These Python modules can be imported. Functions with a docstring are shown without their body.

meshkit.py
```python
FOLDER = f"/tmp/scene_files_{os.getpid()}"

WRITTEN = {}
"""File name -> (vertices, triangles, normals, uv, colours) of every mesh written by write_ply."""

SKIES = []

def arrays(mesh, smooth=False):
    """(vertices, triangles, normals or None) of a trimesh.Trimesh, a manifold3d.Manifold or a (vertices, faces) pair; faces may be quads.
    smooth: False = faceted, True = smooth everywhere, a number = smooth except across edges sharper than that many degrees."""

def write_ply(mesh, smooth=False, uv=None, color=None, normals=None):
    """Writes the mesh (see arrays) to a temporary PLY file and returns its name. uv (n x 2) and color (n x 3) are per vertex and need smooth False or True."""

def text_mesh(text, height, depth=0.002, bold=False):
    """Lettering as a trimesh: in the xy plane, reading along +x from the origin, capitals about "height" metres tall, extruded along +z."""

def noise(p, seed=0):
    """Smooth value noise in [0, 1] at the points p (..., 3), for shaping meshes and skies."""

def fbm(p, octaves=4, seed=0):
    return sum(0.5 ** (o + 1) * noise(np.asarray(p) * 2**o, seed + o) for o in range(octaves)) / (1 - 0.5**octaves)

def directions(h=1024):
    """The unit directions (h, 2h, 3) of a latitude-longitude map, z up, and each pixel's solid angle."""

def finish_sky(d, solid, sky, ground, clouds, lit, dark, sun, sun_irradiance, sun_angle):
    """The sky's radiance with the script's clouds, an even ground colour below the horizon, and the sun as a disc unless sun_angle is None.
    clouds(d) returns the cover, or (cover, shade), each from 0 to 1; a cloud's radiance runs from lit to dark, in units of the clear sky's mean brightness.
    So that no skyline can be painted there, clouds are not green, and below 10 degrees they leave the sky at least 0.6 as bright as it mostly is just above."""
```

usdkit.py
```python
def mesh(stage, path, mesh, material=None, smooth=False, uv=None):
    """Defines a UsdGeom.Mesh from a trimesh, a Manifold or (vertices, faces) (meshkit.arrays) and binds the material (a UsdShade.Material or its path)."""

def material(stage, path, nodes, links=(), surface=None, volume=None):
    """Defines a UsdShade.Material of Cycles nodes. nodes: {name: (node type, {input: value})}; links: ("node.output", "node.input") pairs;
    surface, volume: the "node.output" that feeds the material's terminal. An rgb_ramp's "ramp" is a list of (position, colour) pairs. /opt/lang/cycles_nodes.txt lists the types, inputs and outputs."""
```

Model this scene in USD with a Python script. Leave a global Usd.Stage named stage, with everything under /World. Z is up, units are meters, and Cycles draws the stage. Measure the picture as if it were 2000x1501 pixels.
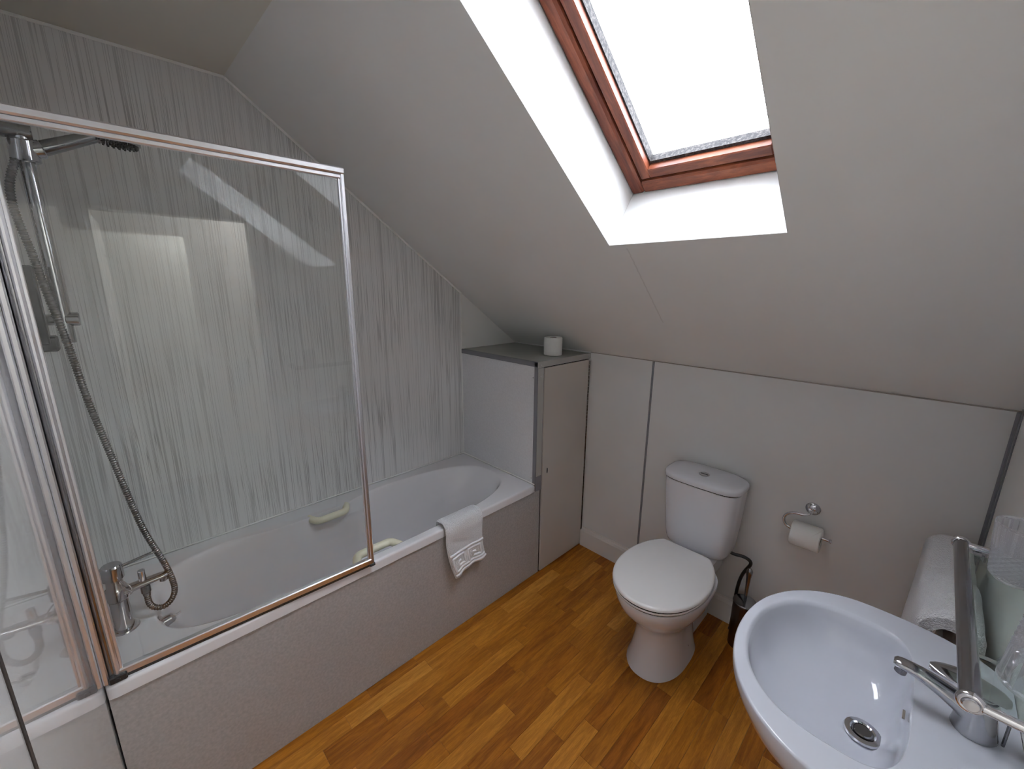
import math
import numpy as np, trimesh, usdkit, meshkit
import shapely.geometry as sg
from trimesh.creation import extrude_polygon
from pxr import Usd, UsdGeom, UsdLux, UsdShade, Gf, Sdf

stage = Usd.Stage.CreateInMemory()
UsdGeom.SetStageUpAxis(stage, 'Z'); UsdGeom.SetStageMetersPerUnit(stage, 1.0)
UsdGeom.Xform.Define(stage, '/World'); UsdGeom.Scope.Define(stage, '/World/Looks')
rng = np.random.default_rng(7)

# ------------------------------------------------------------------ camera, sky, exposure
EXPOSURE = 0.48
SKY = 4.4
FILL_LAMP = 84.0  # strength of the added fill lamp beyond the doorway
cam = UsdGeom.Camera.Define(stage, '/World/camera')
cam.CreateHorizontalApertureAttr(36.0); cam.CreateFocalLengthAttr(36.0 * 812.115 / 2000)
cam.CreateClippingRangeAttr((0.02, 1000.0)); cam.CreateExposureAttr(EXPOSURE)
yaw, pitch, roll = -0.7918, -0.2316, 0.0080
CAM = np.array([2.0169, -1.5570, 1.6244])
fw = np.array([math.sin(yaw) * math.cos(pitch), math.cos(yaw) * math.cos(pitch), math.sin(pitch)])
rt = np.cross(fw, [0, 0, 1]); rt /= np.linalg.norm(rt); up = np.cross(rt, fw)
rt, up = math.cos(roll) * rt + math.sin(roll) * up, -math.sin(roll) * rt + math.cos(roll) * up
m4 = np.eye(4); m4[0, :3] = rt; m4[1, :3] = up; m4[2, :3] = -fw; m4[3, :3] = CAM
cam.AddTransformOp().Set(Gf.Matrix4d(m4.tolist()))
dome = UsdLux.DomeLight.Define(stage, '/World/sky_light')
fill_lamp = UsdLux.SphereLight.Define(stage, '/World/landing_lamp_glow')     # added fill lamp, out of view, brightens the room through the doorway
fill_lamp.CreateRadiusAttr(.09); fill_lamp.CreateIntensityAttr(FILL_LAMP); fill_lamp.CreateColorAttr(Gf.Vec3f(1., .975, .93)); fill_lamp.AddTranslateOp().Set(Gf.Vec3d(2.95, -.75, 2.22))
dome.CreateColorAttr(Gf.Vec3f(0.94, 0.97, 1.06)); dome.CreateIntensityAttr(SKY)

# ------------------------------------------------------------------ room numbers (metres)
YB, Y0, XR, HK, HC, YS = 0.455, -1.701, 2.251, 1.257, 2.377, -1.086
SL = math.hypot(YB - YS, HC - HK); CS, SN = (YB - YS) / SL, (HC - HK) / SL
XL_, XR_, S0, S1 = 1.165, 1.704, 0.864, 1.845          # skylight opening on the slope
WC, HR = 0.63, 0.572                                    # bath width, rim height
HCUP = 1.25

def sp(x, s, off=0.0):
    """point on the sloping ceiling: x, distance s up the slope from the knee wall, distance off outwards"""
    return np.array([x, YB - s * CS + off * SN, HK + s * SN + off * CS])

# ------------------------------------------------------------------ materials
LK = '/World/Looks/'
def mat(name, color=(.8, .8, .8), rough=.5, metallic=0., spec=.5, coat=0., noise=None, bump=None, **kw):
    """noise=(scale, amount[, stretch]) varies the colour; bump=(scale, strength[, stretch])"""
    nodes = {'p': ('principled_bsdf', dict(base_color=color, roughness=rough, metallic=metallic, specular_ior_level=spec, coat_weight=coat, **kw))}
    links = []
    if noise or bump:
        nodes['g'] = ('texture_coordinate', {})
    def vec(tag, stretch):
        nodes['m' + tag] = ('mapping', {'scale': stretch}); links.append(('g.object', f'm{tag}.vector')); return f'm{tag}.vector'
    if noise:
        sc, am = noise[:2]
        v = vec('n', noise[2] if len(noise) > 2 else (1, 1, 1))
        nodes['n'] = ('noise_texture', {'scale': sc, 'detail': 4.0})
        c = np.array(color)
        nodes['r'] = ('rgb_ramp', {'ramp': [(.25, tuple(c * (1 - am))), (.75, tuple(np.minimum(c * (1 + am), 1)))]})
        links += [(v, 'n.vector'), ('n.fac', 'r.fac'), ('r.color', 'p.base_color')]
    if bump:
        v = vec('b', bump[2] if len(bump) > 2 else (1, 1, 1))
        nodes['bn'] = ('noise_texture', {'scale': bump[0], 'detail': 3.0})
        nodes['b'] = ('bump', {'strength': bump[1], 'distance': .01})
        links += [(v, 'bn.vector'), ('bn.fac', 'b.height'), ('b.normal', 'p.normal')]
    return usdkit.material(stage, LK + name, nodes, links, surface='p.BSDF')

M = {}
M['paint'] = mat('paint', (.85, .85, .83), .6, spec=.3, noise=(2.0, .03), bump=(60, .03))
M['paint_white'] = mat('paint_white', (.66, .66, .65), .5, spec=.3, noise=(6, .02), bump=(40, .06))
M['paint_flat'] = mat('paint_flat', (.76, .735, .66), .65, spec=.2, noise=(2, .03))
M['laminate'] = mat('laminate', (.76, .76, .755), .22, spec=.5, noise=(3, .03), bump=(9, .02))
M['laminate_gloss'] = mat('laminate_gloss', (.62, .62, .63), .03, spec=.7, coat=.6)
M['panel_grey'] = mat('panel_grey', (.78, .78, .80), .3, spec=.4, noise=(150, .05))
M['bath_panel'] = mat('bath_panel', (.44, .425, .42), .28, spec=.4, noise=(110, .12))
M['door_grey'] = mat('door_grey', (.56, .52, .48), .28, spec=.5, noise=(3, .04))
M['grey_trim'] = mat('grey_trim', (.22, .22, .245), .35)
M['grey_trim_light'] = mat('grey_trim_light', (.46, .45, .43), .35)
M['dark_gap'] = mat('dark_gap', (.035, .028, .025), .7)
M['bead'] = mat('bead', (.88, .88, .86), .4)
M['skirting'] = mat('skirting', (.72, .69, .66), .4)
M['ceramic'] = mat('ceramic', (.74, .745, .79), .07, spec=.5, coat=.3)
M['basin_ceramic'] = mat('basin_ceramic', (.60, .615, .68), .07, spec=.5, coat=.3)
M['acrylic'] = mat('acrylic', (.80, .79, .81), .10, spec=.5)
M['seat'] = mat('seat', (.84, .82, .81), .16, spec=.5)
M['cream'] = mat('cream', (.80, .77, .60), .3)
M['chrome'] = mat('chrome', (.66, .66, .69), .06, metallic=1.)
M['hose_steel'] = mat('hose_steel', (.22, .21, .205), .25, metallic=1.)
M['chrome_mid'] = mat('chrome_mid', (.48, .48, .50), .10, metallic=1.)
M['chrome_dark'] = mat('chrome_dark', (.30, .30, .315), .16, metallic=1.)
M['alu'] = mat('alu', (.84, .84, .87), .30, metallic=1.)
M['alu_bright'] = mat('alu_bright', (.92, .92, .95), .33, metallic=1.)
M['brown_steel'] = mat('brown_steel', (.17, .145, .13), .22, metallic=1., bump=(40, .02, (6, 6, .2)))
M['black'] = mat('black', (.02, .02, .022), .35)
M['dark_plastic'] = mat('dark_plastic', (.03, .03, .033), .3)
M['nozzle'] = mat('nozzle', (.03, .03, .03), .5)
M['rubber'] = mat('rubber', (.05, .045, .04), .5)
M['paper'] = mat('paper', (.86, .85, .82), .9, spec=.1, bump=(220, .12))
M['card'] = mat('card', (.25, .22, .19), .9)
M['towel'] = mat('towel', (.92, .925, .96), .95, spec=.1, noise=(300, .06), bump=(260, .9), sheen_weight=.3)
M['towel_band'] = mat('towel_band', (.94, .94, .97), .9, spec=.1, bump=(300, .15))
M['cup_top'] = mat('cup_top', (.42, .42, .39), .35, noise=(6, .05))
M['carpet'] = mat('carpet', (.32, .29, .26), .95, noise=(200, .2))
M['white_door'] = mat('white_door', (.78, .78, .77), .3)
M['mark'] = mat('mark', (.74, .735, .71), .7)
M['joint_line'] = mat('joint_line', (.35, .32, .29), .7)

def wood(name, base, dark, stretch=(14, 14, 1.2), rough=.3, scale=3.0, bump=.08, coat=.0):
    nodes = {'g': ('texture_coordinate', {}), 'm': ('mapping', {'scale': stretch}),
             'oi': ('object_info', {}), 'vm': ('vector_math', {'math_type': 'add'}), 'cx': ('combine_xyz', {}),
             'mul': ('math', {'math_type': 'multiply', 'value2': 37.0}),
             'n': ('noise_texture', {'scale': scale, 'detail': 6.0, 'roughness': .62, 'distortion': .6}),
             'r': ('rgb_ramp', {'ramp': [(.30, dark), (.48, tuple(.5 * (np.array(base) + np.array(dark)))), (.60, base), (.85, tuple(np.array(base) * 1.18))]}),
             'n2': ('noise_texture', {'scale': scale * 7, 'detail': 3.0}),
             'mx': ('mix_color', {'blend_type': 'multiply', 'fac': .35}),
             'r2': ('rgb_ramp', {'ramp': [(.35, (.55, .5, .45)), (.6, (1, 1, 1))]}),
             'b': ('bump', {'strength': bump, 'distance': .004}),
             'p': ('principled_bsdf', dict(roughness=rough, specular_ior_level=.4, coat_weight=coat))}
    links = [('oi.random', 'mul.value1'), ('mul.value', 'cx.x'), ('mul.value', 'cx.y'), ('mul.value', 'cx.z'),
             ('g.object', 'vm.vector1'), ('cx.vector', 'vm.vector2'), ('vm.vector', 'm.vector'), ('m.vector', 'n.vector'), ('m.vector', 'n2.vector'),
             ('n.fac', 'r.fac'), ('n2.fac', 'r2.fac'), ('r.color', 'mx.a'), ('r2.color', 'mx.b'), ('mx.result', 'p.base_color'),
             ('n.fac', 'b.height'), ('b.normal', 'p.normal')]
    return usdkit.material(stage, LK + name, nodes, links, surface='p.BSDF')

M['mahogany'] = wood('mahogany', (.30, .085, .035), (.10, .025, .015), (3, 14, 14), .42, 2.2, .06)
M['mahogany_v'] = wood('mahogany_v', (.27, .075, .035), (.09, .022, .016), (16, 2, 2), .42, 2.2, .06)
M['mahogany_dark'] = wood('mahogany_dark', (.15, .05, .04), (.05, .015, .015), (5, 5, 5), .35, 2.2, .06, .2)
PLANK = []
for i, (b, d) in enumerate([((0.538, 0.198, 0.0180), (0.320, 0.100, 0.0080)), ((0.461, 0.156, 0.0140), (0.256, 0.072, 0.0060)), ((0.640, 0.258, 0.0320), (0.410, 0.142, 0.0140)),
                            ((0.410, 0.126, 0.0110), (0.211, 0.058, 0.0050)), ((0.499, 0.180, 0.0170), (0.294, 0.091, 0.0080)), ((0.717, 0.318, 0.0500), (0.486, 0.180, 0.0220))]):
    PLANK.append(wood(f'oak_{i}', b, d, (22, 2.2, 5), .34, 2.4, .05))

def glassy(name, tint=(1, 1, 1), rough=0., f0=.04):
    """thin clear sheet: see-through, with Schlick's reflectance that is the same from both sides"""
    return usdkit.material(stage, LK + name, {'w': ('layer_weight', {'blend': .5}), 'pw': ('math', {'math_type': 'power', 'value2': 5.0}),
        'f': ('math', {'math_type': 'multiply_add', 'value2': 1 - f0, 'value3': f0}), 't': ('transparent_bsdf', {'color': tint}),
        'g': ('glossy_bsdf', {'color': (1, 1, 1), 'roughness': rough}), 'x': ('mix_closure', {})},
        [('w.facing', 'pw.value1'), ('pw.value', 'f.value1'), ('f.value', 'x.fac'), ('t.BSDF', 'x.closure1'), ('g.BSDF', 'x.closure2')], surface='x.closure')
M['pane'] = glassy('pane', (.97, .985, .98))
M['window_pane'] = glassy('window_pane', (.97, .98, .98))
M['shelf_glass'] = glassy('shelf_glass', (.90, .96, .93))
M['glass_edge'] = mat('glass_edge', (.02, .10, .075), .1)
M['crystal'] = usdkit.material(stage, LK + 'crystal', {'p': ('principled_bsdf', dict(base_color=(.98, .98, 1.), roughness=.03, ior=1.45, transmission_weight=1.)),
    'd': ('translucent_bsdf', {'color': (.9, .9, .95)}), 'd2': ('diffuse_bsdf', {'color': (.85, .85, .92)}), 'a': ('mix_closure', {'fac': .5}), 'x': ('mix_closure', {'fac': .17})},
    [('d.BSDF', 'a.closure1'), ('d2.BSDF', 'a.closure2'), ('p.BSDF', 'x.closure1'), ('a.closure', 'x.closure2')], surface='x.closure')

# textured shower panel: pale grey with fine irregular vertical lines
def striated():
    n, l = {}, []
    n['g'] = ('geometry', {})
    for k, (sy, sz, off) in enumerate([(44, .42, 0), (70, .7, 11)]):
        n[f'm{k}'] = ('mapping', {'scale': (1, sy, sz), 'location': (off, off, off)})
        n[f'n{k}'] = ('noise_texture', {'scale': 1.0, 'detail': 2.0, 'roughness': .55, 'distortion': .06})
        n[f's{k}'] = ('math', {'math_type': 'subtract', 'value2': .5})
        n[f'a{k}'] = ('math', {'math_type': 'absolute'})
        l += [('g.position', f'm{k}.vector'), (f'm{k}.vector', f'n{k}.vector'), (f'n{k}.fac', f's{k}.value1'), (f's{k}.value', f'a{k}.value1')]
    n['mn'] = ('math', {'math_type': 'minimum'}); l += [('a0.value', 'mn.value1'), ('a1.value', 'mn.value2')]
    n['big'] = ('noise_texture', {'scale': 2.2, 'detail': 2.0}); l += [('g.position', 'big.vector')]
    n['wr'] = ('map_range', {'from_min': .35, 'from_max': .65, 'to_min': .35, 'to_max': 1.0, 'clamp': True}); l += [('big.fac', 'wr.value')]
    n['ln'] = ('map_range', {'from_min': .004, 'from_max': .026, 'to_min': 1.0, 'to_max': 0.0, 'clamp': True}); l += [('mn.value', 'ln.value')]
    n['lm'] = ('math', {'math_type': 'multiply'}); l += [('ln.result', 'lm.value1'), ('wr.result', 'lm.value2')]
    n['mx'] = ('mix_color', {'blend_type': 'mix', 'a': (.78, .78, .78), 'b': (.47, .47, .475)}); l += [('lm.value', 'mx.fac')]
    n['p'] = ('principled_bsdf', {'roughness': .018, 'specular_ior_level': .5, 'coat_weight': .7, 'coat_roughness': .015, 'coat_ior': 1.6}); l += [('mx.result', 'p.base_color')]
    return usdkit.material(stage, LK + 'striated_panel', n, l, surface='p.BSDF')
M['striated'] = striated()
# black mould speckle on pale weathered seal
M['mould'] = usdkit.material(stage, LK + 'mould', {'g': ('texture_coordinate', {}), 'n': ('noise_texture', {'scale': 110., 'detail': 5., 'roughness': .7}),
    'r': ('rgb_ramp', {'ramp': [(.40, (.012, .012, .014)), (.50, (.03, .028, .03)), (.58, (.075, .068, .065)), (.8, (.11, .10, .095))]}),
    'p': ('principled_bsdf', {'roughness': .8})}, [('g.object', 'n.vector'), ('n.fac', 'r.fac'), ('r.color', 'p.base_color')], surface='p.BSDF')

# ------------------------------------------------------------------ object helpers
used = {}
BASE = {}
def numbered(parent, name):
    k = (parent, name); used[k] = used.get(k, -1) + 1
    return f'{parent}/{name}' + (f'_{used[k]:03d}' if used[k] else '')
def tag(prim, label=None, cat=None, group=None, kind=None):
    for k, v in (('label', label), ('category', cat), ('group', group), ('kind', kind)):
        if v: prim.SetCustomDataByKey(k, v)
def thing(name, label, cat, base=(0, 0, 0), group=None, kind=None):
    path = numbered('/World', name)
    x = UsdGeom.Xform.Define(stage, path); x.AddTranslateOp().Set(Gf.Vec3d(*map(float, base)))
    tag(x.GetPrim(), label, cat, group, kind); BASE[path] = np.array(base, float)
    return path
def obj(name, mesh, m, parent='/World', smooth=30, label=None, cat=None, group=None, kind=None):
    """one Mesh prim; vertices are in world coordinates and are stored relative to the thing's base"""
    path = numbered(parent, name)
    v, f = (np.asarray(mesh.vertices, float), np.asarray(mesh.faces)) if hasattr(mesh, 'vertices') else mesh
    base = BASE.get(parent, np.zeros(3)); BASE[path] = base
    p = usdkit.mesh(stage, path, trimesh.Trimesh(v - base, f, process=False), M[m] if isinstance(m, str) else m, smooth=smooth)
    tag(p.GetPrim(), label, cat, group, kind)
    return path

def cat_(*ms): return trimesh.util.concatenate(list(ms))
def box(x0, x1, y0, y1, z0, z1, b=0.0):
    if b <= 0:
        m = trimesh.creation.box([x1 - x0, y1 - y0, z1 - z0]); m.apply_translation([(x0 + x1) / 2, (y0 + y1) / 2, (z0 + z1) / 2]); return m
    pts = []
    for x, sx in ((x0, 1), (x1, -1)):
        for y, sy in ((y0, 1), (y1, -1)):
            for z, sz in ((z0, 1), (z1, -1)):
                pts += [(x, y + sy * b, z + sz * b), (x + sx * b, y, z + sz * b), (x + sx * b, y + sy * b, z)]
    return trimesh.convex.convex_hull(np.array(pts))
def orient(m, o, ex, ey, ez):
    t = np.eye(4); t[:3, 0], t[:3, 1], t[:3, 2], t[:3, 3] = ex, ey, ez, o
    m = m.copy(); m.apply_transform(t); return m
def frame_to(d):
    d = np.array(d, float); d /= np.linalg.norm(d)
    a = np.array([0, 0, 1.]) if abs(d[2]) < .9 else np.array([1., 0, 0])
    ex = np.cross(a, d); ex /= np.linalg.norm(ex); return ex, np.cross(d, ex), d
def sbox(x0, x1, s0, s1, o0, o1, b=0.0):
    """box in the frame of the sloping ceiling"""
    m = box(x0, x1, s0, s1, o0, o1, b)
    # local (x, s, off): handedness flips, so invert
    v = np.array([sp(*p) for p in m.vertices]); r = trimesh.Trimesh(v, m.faces[:, ::-1], process=False); return r
def lathe(prof, n=32, o=(0, 0, 0), axis=(0, 0, 1), a0=0, a1=2 * math.pi):
    prof = np.array(prof, float); k = len(prof); th = np.linspace(0, 2 * math.pi, n, endpoint=False)
    v = np.array([[r * math.cos(t), r * math.sin(t), z] for t in th for r, z in prof])
    f = []
    for i in range(n):
        j = (i + 1) % n
        for q in range(k - 1):
            a, b, c, d = i * k + q, j * k + q, j * k + q + 1, i * k + q + 1
            f += [(a, b, c), (a, c, d)]
    m = trimesh.Trimesh(v, f, process=True); m.merge_vertices()
    m.update_faces(m.nondegenerate_faces())
    return orient(m, o, *frame_to(axis)) if tuple(axis) != (0, 0, 1) else m.apply_translation(o)
def cyl(p0, p1, r, n=24, r1=None, b=None):
    p0, p1 = np.array(p0, float), np.array(p1, float); L = np.linalg.norm(p1 - p0); r1 = r if r1 is None else r1
    b = min(r, r1, L) * .12 if b is None else b
    return lathe([(0, 0), (r - b, 0), (r, b), (r1, L - b), (r1 - b, L), (0, L)], n, p0, (p1 - p0) if abs((p1 - p0)[0]) + abs((p1 - p0)[1]) > 1e-9 or p1[2] < p0[2] else (0, 0, 1))
def tube(path, r, n=12, rs=None):
    P = np.array(path, float); k = len(P); T = np.gradient(P, axis=0); T /= np.linalg.norm(T, axis=1)[:, None]
    ex, ey, _ = frame_to(T[0]); v = []
    for i in range(k):
        ex = ex - T[i] * (ex @ T[i]); ex /= np.linalg.norm(ex); ey = np.cross(T[i], ex); rr = rs[i] if rs is not None else r
        for a in np.arange(n) * 2 * math.pi / n: v.append(P[i] + rr * (math.cos(a) * ex + math.sin(a) * ey))
    f = []
    for i in range(k - 1):
        for q in range(n):
            a, b, c, d = i * n + q, i * n + (q + 1) % n, (i + 1) * n + (q + 1) % n, (i + 1) * n + q
            f += [(a, b, c), (a, c, d)]
    v += [P[0], P[-1]]
    for q in range(n):
        f += [(k * n, (q + 1) % n, q), (k * n + 1, (k - 1) * n + q, (k - 1) * n + (q + 1) % n)]
    return trimesh.Trimesh(np.array(v), f, process=False)
def spline(pts, n=60):
    from scipy.interpolate import CubicSpline
    pts = np.array(pts, float); d = np.r_[0, np.cumsum(np.linalg.norm(np.diff(pts, axis=0), axis=1))]
    return CubicSpline(d, pts)(np.linspace(0, d[-1], n))
def loft(rings, cap0=True, cap1=True, flip=False):
    R = [np.array(r, float) for r in rings]; n = len(R[0]); v = np.vstack(R); f = []
    for i in range(len(R) - 1):
        for q in range(n):
            a, b, c, d = i * n + q, i * n + (q + 1) % n, (i + 1) * n + (q + 1) % n, (i + 1) * n + q
            f += [(a, b, c), (a, c, d)]
    ex = []
    for on, ring, i, s in ((cap0, R[0], 0, 1), (cap1, R[-1], len(R) - 1, -1)):
        if on:
            c = len(v) + len(ex); ex.append(ring.mean(0))
            f += [(c, i * n + (q + 1) % n, i * n + q) if s > 0 else (c, i * n + q, i * n + (q + 1) % n) for q in range(n)]
    if ex: v = np.vstack([v, ex])
    f = np.array(f)
    return trimesh.Trimesh(v, f[:, ::-1] if flip else f, process=False)
def egg(c, hw, f0, mid, b0, z, nf=2., nb=2., n=96, axis='y', clip=None):
    """closed ring at height z: 'front' reaches f0 along -axis from mid, 'back' reaches b0; hw the half-width across, c its centre"""
    out = []
    for t in np.arange(n) * 2 * math.pi / n:
        ct, st = math.cos(t), math.sin(t)
        e = nf if st < 0 else nb
        u = c + hw * math.copysign(abs(ct) ** (2 / e), ct)
        w = mid + (mid - f0 if st < 0 else b0 - mid) * math.copysign(abs(st) ** (2 / e), st)
        if clip is not None: w = min(w, clip)
        out.append((u, w, z) if axis == 'y' else (w, u, z))
    out = np.array(out)
    return out if axis == 'y' else out[::-1]
def extr(poly, o, ex, ey, ez, h):
    """shapely polygon in (ex, ey) extruded by h along ez from o"""
    m = extrude_polygon(poly, h, engine='earcut')
    m = orient(m, o, ex, ey, ez)
    if np.linalg.det(np.array([ex, ey, ez])) < 0: m = trimesh.Trimesh(m.vertices, m.faces[:, ::-1], process=False)
    return m
X, Y, Z = np.eye(3)
ST = 'structure'

# ------------------------------------------------------------------ floor of separate laminate strips
fl = thing('floor', 'warm brown oak strip laminate floor', None, (0, 0, 0), kind=ST)
obj('base', box(-.1, XR + .1, Y0 - .1, YB + .1, -.10, -.0062), 'dark_gap', fl, False)
w, y_lo, y_hi = .0652, Y0, YB
xk, row = .60, 0
while xk < XR:
    x1 = min(xk + w, XR)
    y = y_lo - rng.uniform(0, .3)
    while y < y_hi:
        L = rng.choice([.22, .30, .36, .42, .46]); a, b = max(y, y_lo), min(y + L, y_hi); y += L
        if b - a < .02: continue
        t = rng.choice(6, p=[.27, .22, .14, .14, .16, .07])
        pl = box(xk + .0003, x1 - .0003, a + .0003, b - .0003, -.006, 0, .0005)
        obj('plank', pl, PLANK[t], fl, False)
    xk = x1; row += 1

# ------------------------------------------------------------------ walls
wl = thing('wall_left', 'pale grey shower wall panel with fine vertical striations', None, (0, 0, 0), kind=ST)
prof = sg.Polygon([(Y0, 0), (0, 0), (0, sp(0, YB / CS)[2]), (YS, HC), (Y0, HC)])
obj('panel', extr(prof, (-.012, 0, 0), Y, Z, X, .012), 'striated', wl, False)
prof = sg.Polygon([(Y0 - .1, -.1), (YB + .1, -.1), (YB + .1, HK + .1), (YS, HC + .1), (Y0 - .1, HC + .1)])
obj('masonry', extr(prof, (-.11, 0, 0), Y, Z, X, .097), 'paint', wl, False)
prof = sg.Polygon([(.001, 0), (YB, 0), (YB, HK), (.001, sp(0, (YB - .001) / CS)[2])])
obj('plaster', extr(prof, (-.012, 0, 0), Y, Z, X, .010), 'paint', wl, False)

wb = thing('wall_back', 'low grey laminate knee wall behind the toilet', None, (0, 0, 0), kind=ST)
obj('masonry', box(-.1, XR + .1, YB + .008, YB + .1, -.1, HK + .02), 'paint', wb, False)
XJ = 1.021
obj('panel', box(0, XJ - .006, YB, YB + .008, 0, HK, .0008), 'laminate', wb, False)
obj('panel', box(XJ + .006, XR, YB, YB + .008, 0, HK, .0008), 'laminate', wb, False)
obj('joint_strip', box(XJ - .0055, XJ + .0055, YB - .0015, YB + .006, .13, HK, .001), 'grey_trim', wb, False, label='slim grey strip covering the panel joint')

DY0, DY1, DH = -1.66, -.96, 2.0
wr = thing('wall_right', 'plain grey wall behind the washbasin with a doorway beside it', None, (0, 0, 0), kind=ST)
prof = sg.Polygon([(DY1, -.1), (YB + .1, -.1), (YB + .1, HK + .05), (YS, HC + .1), (Y0 - .1, HC + .1), (Y0 - .1, -.1), (DY0, -.1), (DY0, DH), (DY1, DH)])
obj('plaster', extr(prof, (XR, 0, 0), Y, Z, X, .1), 'paint', wr, False)
ld = thing('wall_landing', 'added white landing, out of view, passing fill light through the bathroom doorway', None, (0, 0, 0), kind=ST)  # added out of view to spread fill light into the bathroom
LX0, LX1, LYA, LYB = XR + .1, XR + 1.25, -2.3, -.3
obj('landing_floor', box(LX0 - .1, LX1, LYA, LYB, -.1, 0), 'carpet', ld, False)
obj('landing_ceiling', box(LX0 - .1, LX1, LYA, LYB, 2.4, 2.5), 'paint_white', ld, False)
obj('landing_wall', box(LX1, LX1 + .1, LYA, LYB, -.1, 2.5), 'paint_white', ld, False)
obj('landing_wall', box(LX0 - .1, LX1 + .1, LYA - .1, LYA, -.1, 2.5), 'paint_white', ld, False)
obj('landing_wall', box(LX0, LX1 + .1, LYB, LYB + .1, -.1, 2.5), 'paint_white', ld, False)
obj('landing_wall', box(LX0 - .1, LX0, LYA, Y0 - .1, -.1, 2.5), 'paint_white', ld, False)
obj('landing_wall', box(LX0, LX0 + .004, DY1 + .005, LYB, 0, 2.4), 'paint_white', ld, False)

wf = thing('wall_front', 'glossy white panelled wall at the tap end of the bath', None, (0, 0, 0), kind=ST)
obj('masonry', box(-.1, XR + .1, Y0 - .1, Y0 - .008, -.1, HC + .1), 'paint', wf, False)
obj('panel', box(0, 1.312, Y0 - .008, Y0, 0, HC), 'laminate_gloss', wf, False)
obj('panel', box(1.324, XR, Y0 - .008, Y0, 0, HC), 'laminate_gloss', wf, False)
obj('joint_strip', box(1.3125, 1.3235, Y0 - .007, Y0 + .0012, 0, HC), 'dark_gap', wf, False, label='dark joint strip between two white panels')

# ------------------------------------------------------------------ ceiling with the skylight opening
ce = thing('ceiling', 'grey painted ceiling, flat then sloping down to the knee wall', None, (0, 0, 0), kind=ST)
obj('flat_section', box(-.1, XR + .1, Y0 - .1, YS - .0, HC, HC + .1), 'paint_flat', ce, False)
hole = sg.Polygon([(-.1, -.12), (XR + .1, -.12), (XR + .1, SL + .07), (-.1, SL + .07)], [[(XL_, S0), (XL_, S1), (XR_, S1), (XR_, S0)]])
ex_s, es, en = X, np.array([0, -CS, SN]), np.array([0, SN, CS])
obj('sloped_section', extr(hole, sp(0, 0), ex_s, es, en, .07), 'paint', ce, False)
obj('plaster_joint', cat_(*[sbox(min(a[0], b[0]) - .0012, max(a[0], b[0]) + .0012, b[1], a[1], -.0005, .002) for a, b in
     [((1.228 - .029 * k / 12, .846 - .466 * k / 12), (1.228 - .029 * (k + 1) / 12, .846 - .466 * (k + 1) / 12)) for k in range(12)]]), 'mark', ce, False, label='faint hairline crack in the plaster below the skylight')

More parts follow.
